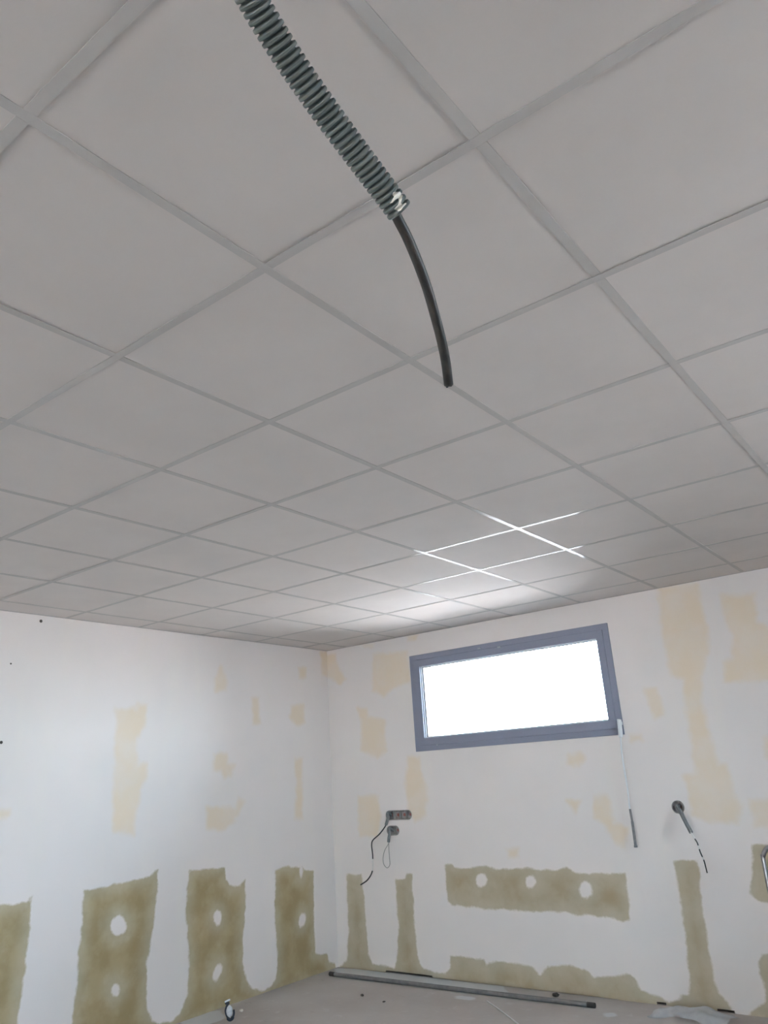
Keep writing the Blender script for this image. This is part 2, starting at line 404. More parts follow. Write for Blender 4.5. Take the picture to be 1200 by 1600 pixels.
wall_back = struct(grid_mesh('wall_back', np.concatenate(us), np.concatenate(vs), lambda UV: np.stack([UV[:, 0], np.full(len(UV), YB), UV[:, 1]], 1), keep_back, M['wall_back'], at_back),
    'white skimmed plasterboard wall with buff patches and the strip window', 'wall')
bm = bmesh.new(); y0, y1 = YB+.06, YB+.32
box(bm, XL-.3, WIN[0], y0, y1, -.02, H+.35); box(bm, WIN[1], XR+.3, y0, y1, -.02, H+.35)
box(bm, WIN[0], WIN[1], y0, y1, -.02, WIN[2]); box(bm, WIN[0], WIN[1], y0, y1, WIN[3], H+.35)
obj('masonry', bm, M['masonry'], wall_back)
# ---- left wall
us = np.concatenate([np.arange(1.5, YB, .014), np.arange(YF, 1.5, .1), [YB, YF, 1.5]])
vs = np.concatenate([np.arange(0, H, .014), [H]])
def at_left(UV):
    sd, bf = fields(UV, left_board, left_white, left_buff, .09); return dict(board=sd, buff=bf, edge=sd*0)
wall_left = struct(grid_mesh('wall_left', us, vs, lambda UV: np.stack([np.full(len(UV), XL), UV[:, 0], UV[:, 1]], 1),
    lambda U, V: U > -99, M['wall_left'], at_left),
    'white skimmed plasterboard wall with khaki bare board along its foot', 'wall')
bm = bmesh.new(); box(bm, XL-.32, XL-.004, YF-.3, YB+.06, -.02, H+.35); obj('masonry', bm, M['masonry'], wall_left)
# ---- other walls
bm = bmesh.new(); box(bm, XR, XR+.3, YF-.3, WIN2[0], -.02, H+.35); box(bm, XR, XR+.3, WIN2[1], YB+.06, -.02, H+.35); box(bm, XR, XR+.3, WIN2[0], WIN2[1], -.02, WIN2[2]); box(bm, XR, XR+.3, WIN2[0], WIN2[1], WIN2[3], H+.35)
struct(obj('wall_right', bm, M['plain']), 'plain white plaster wall on the right, out of view', 'wall')
bm = bmesh.new(); box(bm, XL, DOOR[0], YF-.3, YF, -.02, H+.35); box(bm, DOOR[1], XR, YF-.3, YF, -.02, H+.35); box(bm, DOOR[0], DOOR[1], YF-.3, YF, DOOR[3], H+.35)
struct(obj('wall_rear', bm, M['plain']), 'plain white plaster wall behind the viewer', 'wall')

# ---- floor
us = np.concatenate([np.arange(XL, -.3, .03), np.arange(-.3, XR, .2), [XL, XR, -.3]]); vs = np.concatenate([np.arange(2.0, YB+.05, .03), np.arange(YF, 2.0, .2), [YB+.05, YF, 2.0]])
def fpx(pts, ox=0, oy=0, s=1): return [tuple(on(ox+x/s, oy+y/s, 2, 0)[:2]) for x, y in pts]
dust = [fpx([(285, 1592), (310, 1583), (345, 1578), (352, 1592), (330, 1600), (280, 1612)]), fpx([(834, 265), (890, 262), (970, 275), (975, 290), (900, 290), (840, 278)], 500, 1490, 4),
        fpx([(90, 90), (300, 100), (430, 118), (600, 140), (1150, 205), (1190, 262), (900, 228), (600, 190), (330, 160), (100, 125)], 500, 1490, 4), fpx([(940, 1583), (962, 1582), (965, 1588), (945, 1589)])]
def at_floor(UV):
    bf = np.zeros(len(UV))
    for p in dust: bf = np.maximum(bf, np.clip(.5 + poly_sd(UV, p)/.07, 0, 1))
    return dict(dust=bf)
floor = struct(grid_mesh('floor', us, vs, lambda UV: np.stack([UV[:, 0], UV[:, 1], np.zeros(len(UV))], 1), lambda U, V: U > -99, M['floor'], at_floor),
    'dusty grey concrete screed floor', 'floor')
bm = bmesh.new(); box(bm, XL, XR, YB+.05, YB+.056, -.02, WIN[2]-.1); obj('gap_shade_backing', bm, M['gap_shade'], wall_back)  # dark sheet painting the shade in the gap under the wall

# ---- ground outside
bm = bmesh.new()
box(bm, -60, 60, YB+.32, 65, -.3, -.12); box(bm, -60, 60, -65, YF-.3, -.3, -.12); box(bm, -60, XL-.32, YF-.3, YB+.32, -.3, -.12); box(bm, XR+.3, 60, YF-.3, YB+.32, -.3, -.12)
struct(obj('ground', bm, M['ground']), 'pale gravel ground outside the window', 'ground')

# roof slab and wall added outside the rear doors to block sky and shade ground
bm = bmesh.new(); box(bm, XL-.32, XR+.3, YF-4.6, YF-.3, 2.62, 2.80); struct(obj('sky_blocker_roof', bm, M['masonry']), 'added flat roof slab shading the ground outside the rear doors, out of view', 'roof')
bm = bmesh.new(); box(bm, -30, 30, -20.3, -20, -.12, 4.0); struct(obj('sky_blocker_wall', bm, M['masonry']), 'added wall blocking the low sky beyond the rear doors, out of view', 'wall')
# ------------------------------------------------------------------ suspended ceiling: tees at 0.6 m, tiles laid in
bm = bmesh.new(); box(bm, XL-.32, XR+.3, YF-.3, YB+.32, H+.35, H+.55)
ceiling = struct(obj('ceiling', bm, M['plain']), 'suspended ceiling of square white tiles in a white metal grid', 'ceiling')
P = .6; FW = .0121; FT = .0012
ax = [-P*a for a in range(7, -6, -1) if XL < -P*a < XR]      # runner lines (x)
by = [P*b for b in range(-11, 9) if YF < P*b < YB]            # cross lines (y)
def tee(name, along, length):
    b = bmesh.new()
    if along == 'y':
        box(b, -FW, FW, -length/2, length/2, 0, FT); box(b, -.0008, .0008, -length/2, length/2, FT, .036)
    else:
        box(b, -length/2, length/2, -FW, FW, 0, FT); box(b, -length/2, length/2, -.0008, .0008, FT, .036)
    me = bpy.data.meshes.new(name); b.to_mesh(me); b.free(); me.materials.append(M['tee']); return me
tm = {}
def put_tee(name, along, x, y, length):
    k = (name, along, round(length, 4))
    if k not in tm: tm[k] = tee(name, along, length)
    o = bpy.data.objects.new(name, tm[k]); COL.objects.link(o); o.location = (x, y, H); o.parent = ceiling
    return o
for i, x in enumerate(ax):
    a = round(-x/P)
    if a % 2 == 1:
        put_tee('main_runner', 'y', x, (YF+YB)/2, YB-YF-.004)
    else:
        ys = [YF+.002] + by + [YB-.002]
        for y0, y1 in zip(ys[:-1], ys[1:]):
            put_tee('short_cross_tee', 'y', x, (y0+y1)/2, y1-y0-2*FW-.0006)
mains = [XL+.002-FW] + [x for x in ax if round(-x/P) % 2 == 1] + [XR-.002+FW]
for y in by:
    for x0, x1 in zip(mains[:-1], mains[1:]):
        put_tee('cross_tee', 'x', (x0+x1)/2, y, x1-x0-2*FW-.0006)
# wall angles
for k, (x0, x1, y0, y1, wx, wy) in enumerate([(XL+.0005, XR-.0005, YB-.022, YB-.0005, 0, 1), (XL+.0005, XL+.022, YF, YB-.0005, 1, 0), (XL, XR, YF+.0005, YF+.022, 0, -1), (XR-.022, XR-.0005, YF, YB, -1, 0)]):
    bm = bmesh.new(); box(bm, x0, x1, y0, y1, H-.0015, H-.0003)
    if wy == 1: box(bm, x0, x1, y1-.001, y1, H-.0003, H+.02)
    if wy == -1: box(bm, x0, x1, y0, y0+.001, H-.0003, H+.02)
    if wx == 1: box(bm, x0, x0+.001, y0, y1, H-.0003, H+.02)
    if wx == -1: box(bm, x1-.001, x1, y0, y1, H-.0003, H+.02)
    struct(obj('trim_%d' % (k+1), bm, M['tee']), ['white metal edge angle where the ceiling meets the window wall', 'white metal edge angle where the ceiling meets the left wall', 'white metal edge angle above the rear wall', 'white metal edge angle above the right wall'][k], 'trim')
# path of the foreground conduit (centre line measured in the photo; 25 mm tube: its width gives the distance)
cond = [at_depth(x, y, z) for x, y, z in [(624, 329.5, .705), (600, 297, .6946), (553, 234.5, .674), (504, 168, .653), (456, 99, .631), (411, 28, .609), (371, -40, .588)]]
top = cond[-1]; dirv = cond[-1]-cond[-3]; dirv /= np.linalg.norm(dirv)
p1 = top + dirv*.13; p2 = p1 + (dirv*.5+np.array([0, 0, .6]))*.16; p3 = np.array([p2[0]+dirv[0]*.04, p2[1]+dirv[1]*.04, H-.12]); p4 = np.array([p3[0], p3[1]-.008, H+.15])
cond = cond + [p1, p2, p3, p4]
hole = (p4[0], (p3[1]+p4[1])/2)
# tiles
xs = [XL+.004] + ax + [XR-.004]; ys = [YF+.004] + by + [YB-.004]
tmesh = {}
TH = .015
for i, (xa, xb) in enumerate(zip(xs[:-1], xs[1:])):
    for j, (ya, yb) in enumerate(zip(ys[:-1], ys[1:])):
        wx, wy = xb-xa-.006, yb-ya-.006
        if wx < .03 or wy < .03: continue
        cx, cy = (xa+xb)/2, (ya+yb)/2
        holed = abs(hole[0]-cx) < wx/2 and abs(hole[1]-cy) < wy/2
        k = 'hole' if holed else (round(wx, 3), round(wy, 3))
        if k not in tmesh:
            b = bmesh.new()
            if not holed:
                box(b, -wx/2, wx/2, -wy/2, wy/2, 0, TH)
            else:
                n = 32; hx, hy = hole[0]-cx, hole[1]-cy; rings = []
                for z in (0, TH):
                    outer, inner = [], []
                    for q in range(n):
                        a_ = 2*math.pi*(q+.5)/n; c_, s_ = math.cos(a_), math.sin(a_)
                        inner.append(b.verts.new((hx+.0135*c_, hy+.0135*s_, z)))
                        tx = ((wx/2-hx) if c_ > 0 else (wx/2+hx))/max(abs(c_), 1e-6); ty = ((wy/2-hy) if s_ > 0 else (wy/2+hy))/max(abs(s_), 1e-6)
                        tt = min(tx, ty); outer.append(b.verts.new((hx+tt*c_, hy+tt*s_, z)))
                    rings.append((outer, inner))
                for q in range(n):
                    q2 = (q+1) % n
                    b.faces.new((rings[0][0][q], rings[0][1][q], rings[0][1][q2], rings[0][0][q2])); b.faces.new((rings[1][0][q], rings[1][0][q2], rings[1][1][q2], rings[1][1][q]))
                    b.faces.new((rings[0][0][q], rings[0][0][q2], rings[1][0][q2], rings[1][0][q])); b.faces.new((rings[0][1][q], rings[1][1][q], rings[1][1][q2], rings[0][1][q2]))
                bmesh.ops.recalc_face_normals(b, faces=b.faces)
            me = bpy.data.meshes.new('ceiling_tile'); b.to_mesh(me); b.free(); me.materials.append(M['tile']); tmesh[k] = me
        o = bpy.data.objects.new('ceiling_tile', tmesh[k]); COL.objects.link(o); o.parent = ceiling
        lift = random.choice([.0004, .0007, .0010, .0015, .0022])
        o.location = (cx+random.uniform(-.002, .002), cy+random.uniform(-.002, .002), H+FT+lift)
        o.rotation_euler = (random.uniform(-1, 1)*lift/.5, random.uniform(-1, 1)*lift/.5, 0)

# ------------------------------------------------------------------ window_1
def ring(bm, x0, x1, z0, z1, wl, wr, wb, wt, y0, y1):
    """rectangular picture-frame ring with depth y0..y1"""
    o = [(x0, z0), (x1, z0), (x1, z1), (x0, z1)]; i = [(x0+wl, z0+wb), (x1-wr, z0+wb), (x1-wr, z1-wt), (x0+wl, z1-wt)]
    v = [[bm.verts.new((x, y, z)) for x, z in q] for q, y in ((o, y0), (i, y0), (o, y1), (i, y1))]
    for k in range(4):
        l = (k+1) % 4
        bm.faces.new((v[0][k], v[0][l], v[1][l], v[1][k])); bm.faces.new((v[2][k], v[3][k], v[3][l], v[2][l]))
        bm.faces.new((v[0][k], v[2][k], v[2][l], v[0][l])); bm.faces.new((v[1][k], v[1][l], v[3][l], v[3][k]))
win = struct(link('window_1', None), 'long narrow window with a grey metal frame high in the back wall', 'window')
win.location = ((WIN[0]+WIN[1])/2, YB, WIN[2])
def wobj(name, bm, mat, parent=win, off=win.location.copy()):
    bmesh.ops.translate(bm, verts=bm.verts, vec=-off); return obj(name, bm, mat, parent)
x0, x1, z0, z1 = WIN
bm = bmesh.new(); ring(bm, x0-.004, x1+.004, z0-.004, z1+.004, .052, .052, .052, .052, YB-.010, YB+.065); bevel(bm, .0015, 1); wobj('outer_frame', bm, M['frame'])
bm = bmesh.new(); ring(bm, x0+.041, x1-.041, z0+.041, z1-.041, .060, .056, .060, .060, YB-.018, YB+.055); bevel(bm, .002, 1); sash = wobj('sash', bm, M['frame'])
gx0, gx1, gz0, gz1 = x0+.101, x1-.097, z0+.101, z1-.101
bm = bmesh.new(); ring(bm, gx0+.0, gx1, gz0, gz1, .007, .007, .007, .007, YB+.004, YB+.018); wobj('glazing_bead', bm, M['bead'], sash)
bm = bmesh.new(); ring(bm, gx0+.002, gx1-.002, gz0+.002, gz1-.002, .012, .012, .010, .010, YB+.018, YB+.024); wobj('gasket', bm, M['gasket'], sash)
bm = bmesh.new(); box(bm, gx0+.003, gx1-.003, YB+.024, YB+.032, gz0+.003, gz1-.003); wobj('pane', bm, M['glass'])
for px, py in [(749, 1013), (780, 1011), (683, 1164)]:
    q = on(px, py, 1, YB-.018); bm = bmesh.new()
    box(bm, q[0]-.016, q[0]+.016, YB-.024, YB-.0175, q[2]-.007, q[2]+.007) if py < 1100 else box(bm, q[0]-.006, q[0]+.006, YB-.021, YB-.0175, q[2]-.006, q[2]+.006)
    bevel(bm, .002, 1); wobj('latch', bm, M['latch'])
# window in the right wall (beyond the frame)
w2 = struct(link('window_2', None), 'grey framed window in the right wall, out of view', 'window'); w2.location = (XR, (WIN2[0]+WIN2[1])/2, WIN2[2])
def w2obj(name, b, mat, parent=w2):
    for v in b.verts: v.co = Vector((v.co.y-w2.location.x, v.co.x-w2.location.y, v.co.z-w2.location.z))
    return obj(name, b, mat, parent)
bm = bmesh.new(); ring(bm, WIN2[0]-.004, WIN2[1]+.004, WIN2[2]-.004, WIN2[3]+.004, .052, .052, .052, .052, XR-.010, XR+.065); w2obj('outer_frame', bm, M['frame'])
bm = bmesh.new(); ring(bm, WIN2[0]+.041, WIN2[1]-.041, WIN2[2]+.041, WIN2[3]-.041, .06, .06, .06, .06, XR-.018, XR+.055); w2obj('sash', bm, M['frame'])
bm = bmesh.new(); box(bm, WIN2[0]+.09, WIN2[1]-.09, XR+.024, XR+.032, WIN2[2]+.09, WIN2[3]-.09); w2obj('pane', bm, M['glass'])
# sliding glass doors in the rear wall (behind the camera)
dr = struct(link('door_1', None), 'wide sliding glass doors in the rear wall, behind the viewer', 'door'); dr.location = ((DOOR[0]+DOOR[1])/2, YF, 0)
def dobj(name, b, mat, parent=dr):
    bmesh.ops.translate(b, verts=b.verts, vec=-dr.location); return obj(name, b, mat, parent)
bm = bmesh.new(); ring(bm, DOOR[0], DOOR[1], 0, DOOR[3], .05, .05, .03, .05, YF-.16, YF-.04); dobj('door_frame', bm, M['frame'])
dw = (DOOR[1]-DOOR[0]-.1)/3
for k in range(3):
    xa = DOOR[0]+.05+k*dw; yy = YF-.14 if k == 1 else YF-.09
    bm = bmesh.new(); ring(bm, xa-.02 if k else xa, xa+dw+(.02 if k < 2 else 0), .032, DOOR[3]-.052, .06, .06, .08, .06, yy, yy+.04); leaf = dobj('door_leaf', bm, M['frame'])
    bm = bmesh.new(); box(bm, xa+.045, xa+dw-.045, yy+.015, yy+.025, .11, DOOR[3]-.11); dobj('pane', bm, M['glass'], leaf)

# ------------------------------------------------------------------ foreground: corrugated conduit with black cable
hc = thing('hanging_conduit', 'grey-green corrugated conduit hanging from the ceiling with a cut black cable at its end', 'conduit', loc=cond[0])
plen = smooth_path(cond, 2000)[1]; PIT = .0058; NR = 10
nrib = int(plen/PIT); npt = nrib*NR+1
path, _ = smooth_path(cond, npt)
prof = np.array([.0122, .0125, .0125, .0125, .0125, .0122, .0103, .0095, .0095, .0103])
rad = np.array([prof[i % NR] for i in range(npt)])
V1, F1 = sweep(path, rad, 40, False)
# thin inner wall only near the open end, joined by a rim
nin = NR*6; seg = 40
Vi, Fi = sweep(path[:nin], np.full(nin, .0088), seg, False)
off = len(V1); V = np.vstack([V1, Vi]); Fc = list(F1) + [tuple(off+k for k in f[::-1]) for f in Fi]
for k in range(seg): Fc.append((k, off+k, off+(k+1) % seg, (k+1) % seg))
me = bpy.data.meshes.new('corrugated_sleeve'); me.from_pydata((V-np.array(cond[0])).tolist(), [], Fc); me.update()
for p in me.polygons: p.use_smooth = True
# plaster smear near the end
px = to_px(V); sm_poly = [(452, 268), (490, 252), (530, 255), (560, 250), (590, 310), (585, 350), (570, 410), (590, 420), (640, 395), (650, 410), (600, 460), (560, 515), (520, 510), (480, 485), (500, 460), (530, 430), (545, 380), (530, 340), (490, 360), (450, 410), (415, 408), (440, 390), (460, 350), (480, 320), (455, 300)]
sm_poly = [(560+x/8.571, 270+y/8.571) for x, y in sm_poly]; sm2 = [(560+x/8.571, 270+y/8.571) for x, y in [(575, 570), (610, 545), (615, 565), (590, 585)]]
axis = np.vstack([np.repeat(path, seg, 0), np.repeat(path[:nin], seg, 0)])
front = (((V-axis) * (CP-V)).sum(1) > 0); front[off:] = False
smv = np.clip(.5 + np.maximum(poly_sd(px, sm_poly), poly_sd(px, sm2))/2.2, 0, 1)*front
at = me.attributes.new('smear', 'FLOAT', 'POINT'); at.data.foreach_set('value', smv.astype(np.float32))
link('corrugated_sleeve', me, M['conduit'], hc)
cab_px = [(604, 306, .698), (613, 324, .704), (622, 343, .712), (635, 368, .722), (650, 403, .735), (666, 446, .750), (677.5, 485, .765), (689.5, 531, .784), (696.5, 566, .800), (701, 601, .815)]
cp = [at_depth(*q) for q in cab_px]
cable = tube('cable', cp, .0050, M['cable_dust'], hc, 24, True, 80, cond[0])
cpth, _ = smooth_path(cp, 80); e = cpth[-1]; dv = cpth[-1]-cpth[-3]; dv /= np.linalg.norm(dv)
sd1 = np.cross(dv, [0, 0, 1]); sd1 /= np.linalg.norm(sd1); sd2 = np.cross(dv, sd1)
for k in range(3):
    a_ = k*2.094+.4; c_ = e + (sd1*math.cos(a_)+sd2*math.sin(a_))*.0024
    core = tube('cable_core', [c_-dv*.002, c_+dv*.0009, c_+dv*(.0016+.0006*k)], .0013, M['scrap_dark'], cable, 10, True, 6, cond[0])

# ------------------------------------------------------------------ socket boxes and conduit stubs in the back wall
def stad_pts(b, grow, n=14):
    o = []
    for k in range(n+1):
        a_ = -math.pi/2+math.pi*k/n; o.append((b[2]+(b[3]+grow)*math.cos(a_), (b[3]+grow)*math.sin(a_)))
    for k in range(n+1):
        a_ = math.pi/2+math.pi*k/n; o.append((-b[2]+(b[3]+grow)*math.cos(a_), (b[3]+grow)*math.sin(a_)))
    return o
def loft(bm, loops):
    R_ = [[bm.verts.new(p) for p in lp] for lp in loops]
    for a_, b_ in zip(R_[:-1], R_[1:]):
        for k in range(len(a_)):
            l_ = (k+1) % len(a_); bm.faces.new((a_[k], a_[l_], b_[l_], b_[k]))
    return R_
def socket_box(b, label, gangs, deep=.042):
    t_ = thing('socket_box', label, 'socket box', 'recessed electrical boxes in the window wall', (b[0], YB, b[1]))
    bm = bmesh.new(); lp = lambda g, y: [(x, y, z) for x, z in stad_pts(b, g)]
    loft(bm, [lp(.0035, .001), lp(.0035, -.0025), lp(-.001, -.0025), lp(-.001, .006)]); obj('rim', bm, M['box_rim'], t_)
    bm = bmesh.new(); r_ = loft(bm, [lp(-.001, .004), lp(-.0015, deep)]); bm.faces.new(r_[-1]); obj('shell', bm, M['box'], t_)
    step = (2*b[2])/max(gangs-1, 1) if gangs > 1 else 0
    for g in range(gangs-1):
        bm = bmesh.new(); x_ = -b[2]+step*(g+.5); box(bm, x_-.0012, x_+.0012, .010, deep-.001, -b[3]+.004, b[3]-.004); obj('divider', bm, M['box_rim'], t_)
    for g in range(gangs):
        x_ = -b[2]+step*g; bm = bmesh.new()
        bmesh.ops.create_cone(bm, cap_ends=True, segments=20, radius1=.013, radius2=.011, depth=.006, matrix=Matrix.Translation((x_, deep-.004, 0)) @ Matrix.Rotation(math.pi/2, 4, 'X'))
        obj('membrane', bm, M['box_red'], t_)
        for s_ in (-1, 1):
            bm = bmesh.new(); bmesh.ops.create_cone(bm, cap_ends=True, segments=12, radius1=.0035, radius2=.0035, depth=.03, matrix=Matrix.Translation((x_, .016, s_*(b[3]-.007))) @ Matrix.Rotation(math.pi/2, 4, 'X')); obj('screw_post', bm, M['box_rim'], t_)
    return t_
socket_box(BOX_A, 'long slot-shaped electrical box, upper of the two left of the window', 4)
socket_box(BOX_B, 'short double electrical box directly under the long slot-shaped one', 2)
socket_box(BOX_C, 'single round electrical box on the right side of the window wall', 1)

def ribbed(name, pts, r, mat, parent, origin, pitch=.0045):
    L_ = smooth_path(pts, 400)[1]; n = int(L_/pitch)*4+1; pth, _ = smooth_path(pts, n)
    rr = np.array([[1, 1, .88, .88][i % 4]*r for i in range(n)])
    V, Fc = sweep(pth, rr, 16, False); Vi, Fi = sweep(pth[-12:], np.full(12, r*.75), 16, False)
    o_ = len(V); last = o_-16; li = o_+11*16
    Fc = list(Fc)+[tuple(o_+k for k in f[::-1]) for f in Fi]+[(last+k, last+(k+1) % 16, li+(k+1) % 16, li+k) for k in range(16)]
    me = bpy.data.meshes.new(name); me.from_pydata((np.vstack([V, Vi])-np.array(origin)).tolist(), [], Fc); me.update()
    for p in me.polygons: p.use_smooth = True
    return link(name, me, mat, parent), pth
def bpx(x, y, out): return on(x, y, 1, YB-out)
GRP = 'conduit stubs with loose wires in the window wall'
# stub A (from the long slot box) with black cable ending in a white and black wire
a0 = np.array([BOX_A[0]-BOX_A[2]-.004, YB+.030, BOX_A[1]])
ta = thing('conduit_stub', 'grey conduit stub with a long black wire drooping to the left, at the slot-shaped box', 'conduit', GRP, tuple(a0))
pts = [a0, bpx(606, 1270, .018), bpx(606, 1277, .042), bpx(604.5, 1284, .050), bpx(603, 1289, .052)]
ribbed('sleeve', pts, .0125, M['conduit_grey'], ta, a0)
seg1 = [bpx(603.5, 1285, .052), bpx(602, 1291, .054), bpx(593, 1303, .066), bpx(582.5, 1313, .07), bpx(580.6, 1321, .07), bpx(582, 1333, .065), bpx(582.5, 1342, .06)]
tube('black_wire', seg1, .0052, M['black_cable'], ta, 10, True, 50, a0)
tube('white_wire', [seg1[-1], bpx(582.5, 1350, .058), bpx(582, 1361, .056)], .0036, M['white_wire'], ta, 8, True, 16, a0)
tube('wire_end', [bpx(582, 1360.5, .056), bpx(579, 1368, .056), bpx(573, 1376, .06), bpx(563.5, 1382.5, .065)], .0055, M['black_cable'], ta, 10, True, 24, a0)
# stub B with a thin white loop
b0 = np.array([BOX_B[0]-BOX_B[2]+.006, YB+.030, BOX_B[1]])
tb = thing('conduit_stub', 'short grey conduit stub with a thin white wire loop hanging below it', 'conduit', GRP, tuple(b0))
pts = [b0, bpx(608.5, 1295, .018), bpx(608.6, 1302, .045), bpx(607.5, 1309, .052), bpx(607, 1316, .054)]
ribbed('sleeve', pts, .0125, M['conduit_grey'], tb, b0)
tube('wire_loop', [bpx(607, 1312, .054), bpx(606.5, 1319, .055), bpx(601, 1329, .06), bpx(598.5, 1341, .062), bpx(600, 1351, .062), bpx(605, 1356, .062), bpx(609, 1351, .060), bpx(608.5, 1340, .058), bpx(607.5, 1325, .056), bpx(607.3, 1312, .054)], .0030, M['grey_wire'], tb, 8, True, 90, b0)
# stub C with a black and white striped wire
c0 = np.array([BOX_C[0]-.003, YB+.03, BOX_C[1]+.004])
tc_ = thing('conduit_stub', 'grey conduit stub slanting down to a black and white striped wire, right of the window', 'conduit', GRP, tuple(c0))
pts = [c0, bpx(1059, 1261, .02), bpx(1063.5, 1269, .06), bpx(1070, 1282, .10), bpx(1080, 1301, .125)]
ribbed('sleeve', pts, .0135, M['conduit_grey'], tc_, c0)
wpx = [(1078, 1298, .123), (1081, 1303, .125), (1086, 1311, .12), (1090, 1318, .115), (1094, 1331, .11), (1100, 1345, .10), (1105, 1364, .095)]
wp, _ = smooth_path([bpx(*q) for q in wpx], 61)
cuts = [0, 12, 22, 27, 38, 42, 60]
for k in range(6):
    tube('wire_section', wp[cuts[k]:cuts[k+1]+1], .0042 if k % 2 else .0036, M['black_cable'] if k % 2 else M['white_wire'], tc_, 10, True, None, c0)

# ------------------------------------------------------------------ shutter crank rod at the window's lower right corner
r0 = on(967.5, 1126, 1, YB-.05)
cr = thing('crank_rod', 'thin white crank rod with a grey grip hanging from the lower right window corner', 'crank rod', loc=tuple(r0))
tube('elbow', [tuple(on(967.5, 1124, 1, YB-.05)), tuple(r0), tuple(on(969, 1140, 1, YB-.053)), tuple(on(970, 1152, 1, YB-.055))], .016, M['rod_white'], cr, 14, True, 24, r0)
tube('rod', [tuple(on(969.3, 1148, 1, YB-.055)), tuple(on(972, 1180, 1, YB-.055)), tuple(on(980, 1230, 1, YB-.055)), tuple(on(984.5, 1267, 1, YB-.055))], .0055, M['rod_white'], cr, 12, True, 30, r0)
tube('grip', [tuple(on(984.3, 1264, 1, YB-.055)), tuple(on(989, 1292, 1, YB-.055)), tuple(on(993.5, 1324, 1, YB-.055))], [.0075]*10+[.0095]*18+[.012]*2, M['grip'], cr, 12, True, 30, r0)
bm = bmesh.new(); box(bm, r0[0]-.010, r0[0]+.010, YB-.042, YB-.0175, r0[2]-.030, r0[2]-.006); bmesh.ops.translate(bm, verts=bm.verts, vec=-Vector(r0)); bevel(bm, .003, 1); obj('bracket', bm, M['rod_white'], cr)

# ------------------------------------------------------------------ things on the floor
def fl(x, y, z=0): return on(x, y, 2, z)
# long grey pipe in front of the window wall
pa, pb = fl(516, 1521.5, .016), fl(929, 1571, .016)
tp = thing('floor_pipe', 'long thin grey pipe lying on the floor along the window wall', 'pipe', loc=(pa[0], pa[1], 0))
og = np.array([pa[0], pa[1], 0])
mid = (pa+pb)/2 + np.array([0, -.004, 0])
pth, _ = smooth_path([pa, mid, pb], 40)
V, Fc = sweep(pth, .0155, 18, False); Vi, Fi = sweep(pth, .0130, 18, False); o_ = len(V)
Fc = list(Fc)+[tuple(o_+k for k in f[::-1]) for f in Fi]
for base in (0, o_-18):
    for k in range(18): Fc.append((base+k, base+(k+1) % 18, o_+base+(k+1) % 18, o_+base+k))
me = bpy.data.meshes.new('pipe_wall'); me.from_pydata((np.vstack([V, Vi])-og).tolist(), [], Fc); me.update()
for p in me.polygons: p.use_smooth = True
link('pipe_wall', me, M['pipe'], tp)
for e0, e1 in ((pth[0], pth[1]), (pth[-1], pth[-2])):
    d_ = (e1-e0)/np.linalg.norm(e1-e0); tube('end_shade', [e0-d_*.004, e0+d_*.05], .0162, M['recess_dark'], tp, 18, True, 4, og)  # dark capped tube paints the shade of each open pipe end
# thin white rod
q0, q1, q2 = fl(761, 1564, .004), fl(785, 1581, .004), fl(824, 1611, .004)
wr = tag(tube('white_cable_offcut', [q0, q1, q2], .0042, M['white_wire'], None, 10, True, 30, (q0[0], q0[1], 0)), 'thin white cable offcut lying on the floor in front of the grey pipe', 'cable'); wr.location = (q0[0], q0[1], 0)
# crumpled plastic sheet by the window wall
s0 = fl(1091, 1588)
rng = np.random.RandomState(3)
nx, ny = 46, 26; gx, gy = np.meshgrid(np.linspace(-.25, .21, nx), np.linspace(-.13, .09, ny))
hgt = np.zeros_like(gx)
for k in range(22):
    a_ = rng.uniform(0, math.pi); fq = rng.uniform(9, 40); ph = rng.uniform(0, 6.28)
    hgt += np.abs(np.sin((gx*math.cos(a_)+gy*math.sin(a_))*fq+ph))*rng.uniform(.4, 1)/fq*.11
env = np.clip(1.15-((gx+.02)/.25)**2-((gy+.02)/.12)**2, 0, 1)
hgt = .002 + (hgt*1.15+.004)*env
gx2 = gx + .02*np.sin(gy*31+1)+.012*np.sin(gy*70); gy2 = gy*(1+.25*np.sin(gx*14)) + .015*np.sin(gx*38)
V = np.stack([gx2.ravel(), gy2.ravel(), hgt.ravel()], 1)
Fc = [(j*nx+i, j*nx+i+1, (j+1)*nx+i+1, (j+1)*nx+i) for j in range(ny-1) for i in range(nx-1)]
me = bpy.data.meshes.new('plastic_sheet'); me.from_pydata(V.tolist(), [], Fc); me.update()
for p in me.polygons: p.use_smooth = True
sh = link('plastic_sheet', me, M['sheet']); sh.location = (s0[0], s0[1]-.02, .001); sh.rotation_euler.z = .0
tag(sh, 'crumpled translucent plastic sheet on the floor at the foot of the window wall', 'plastic sheet')
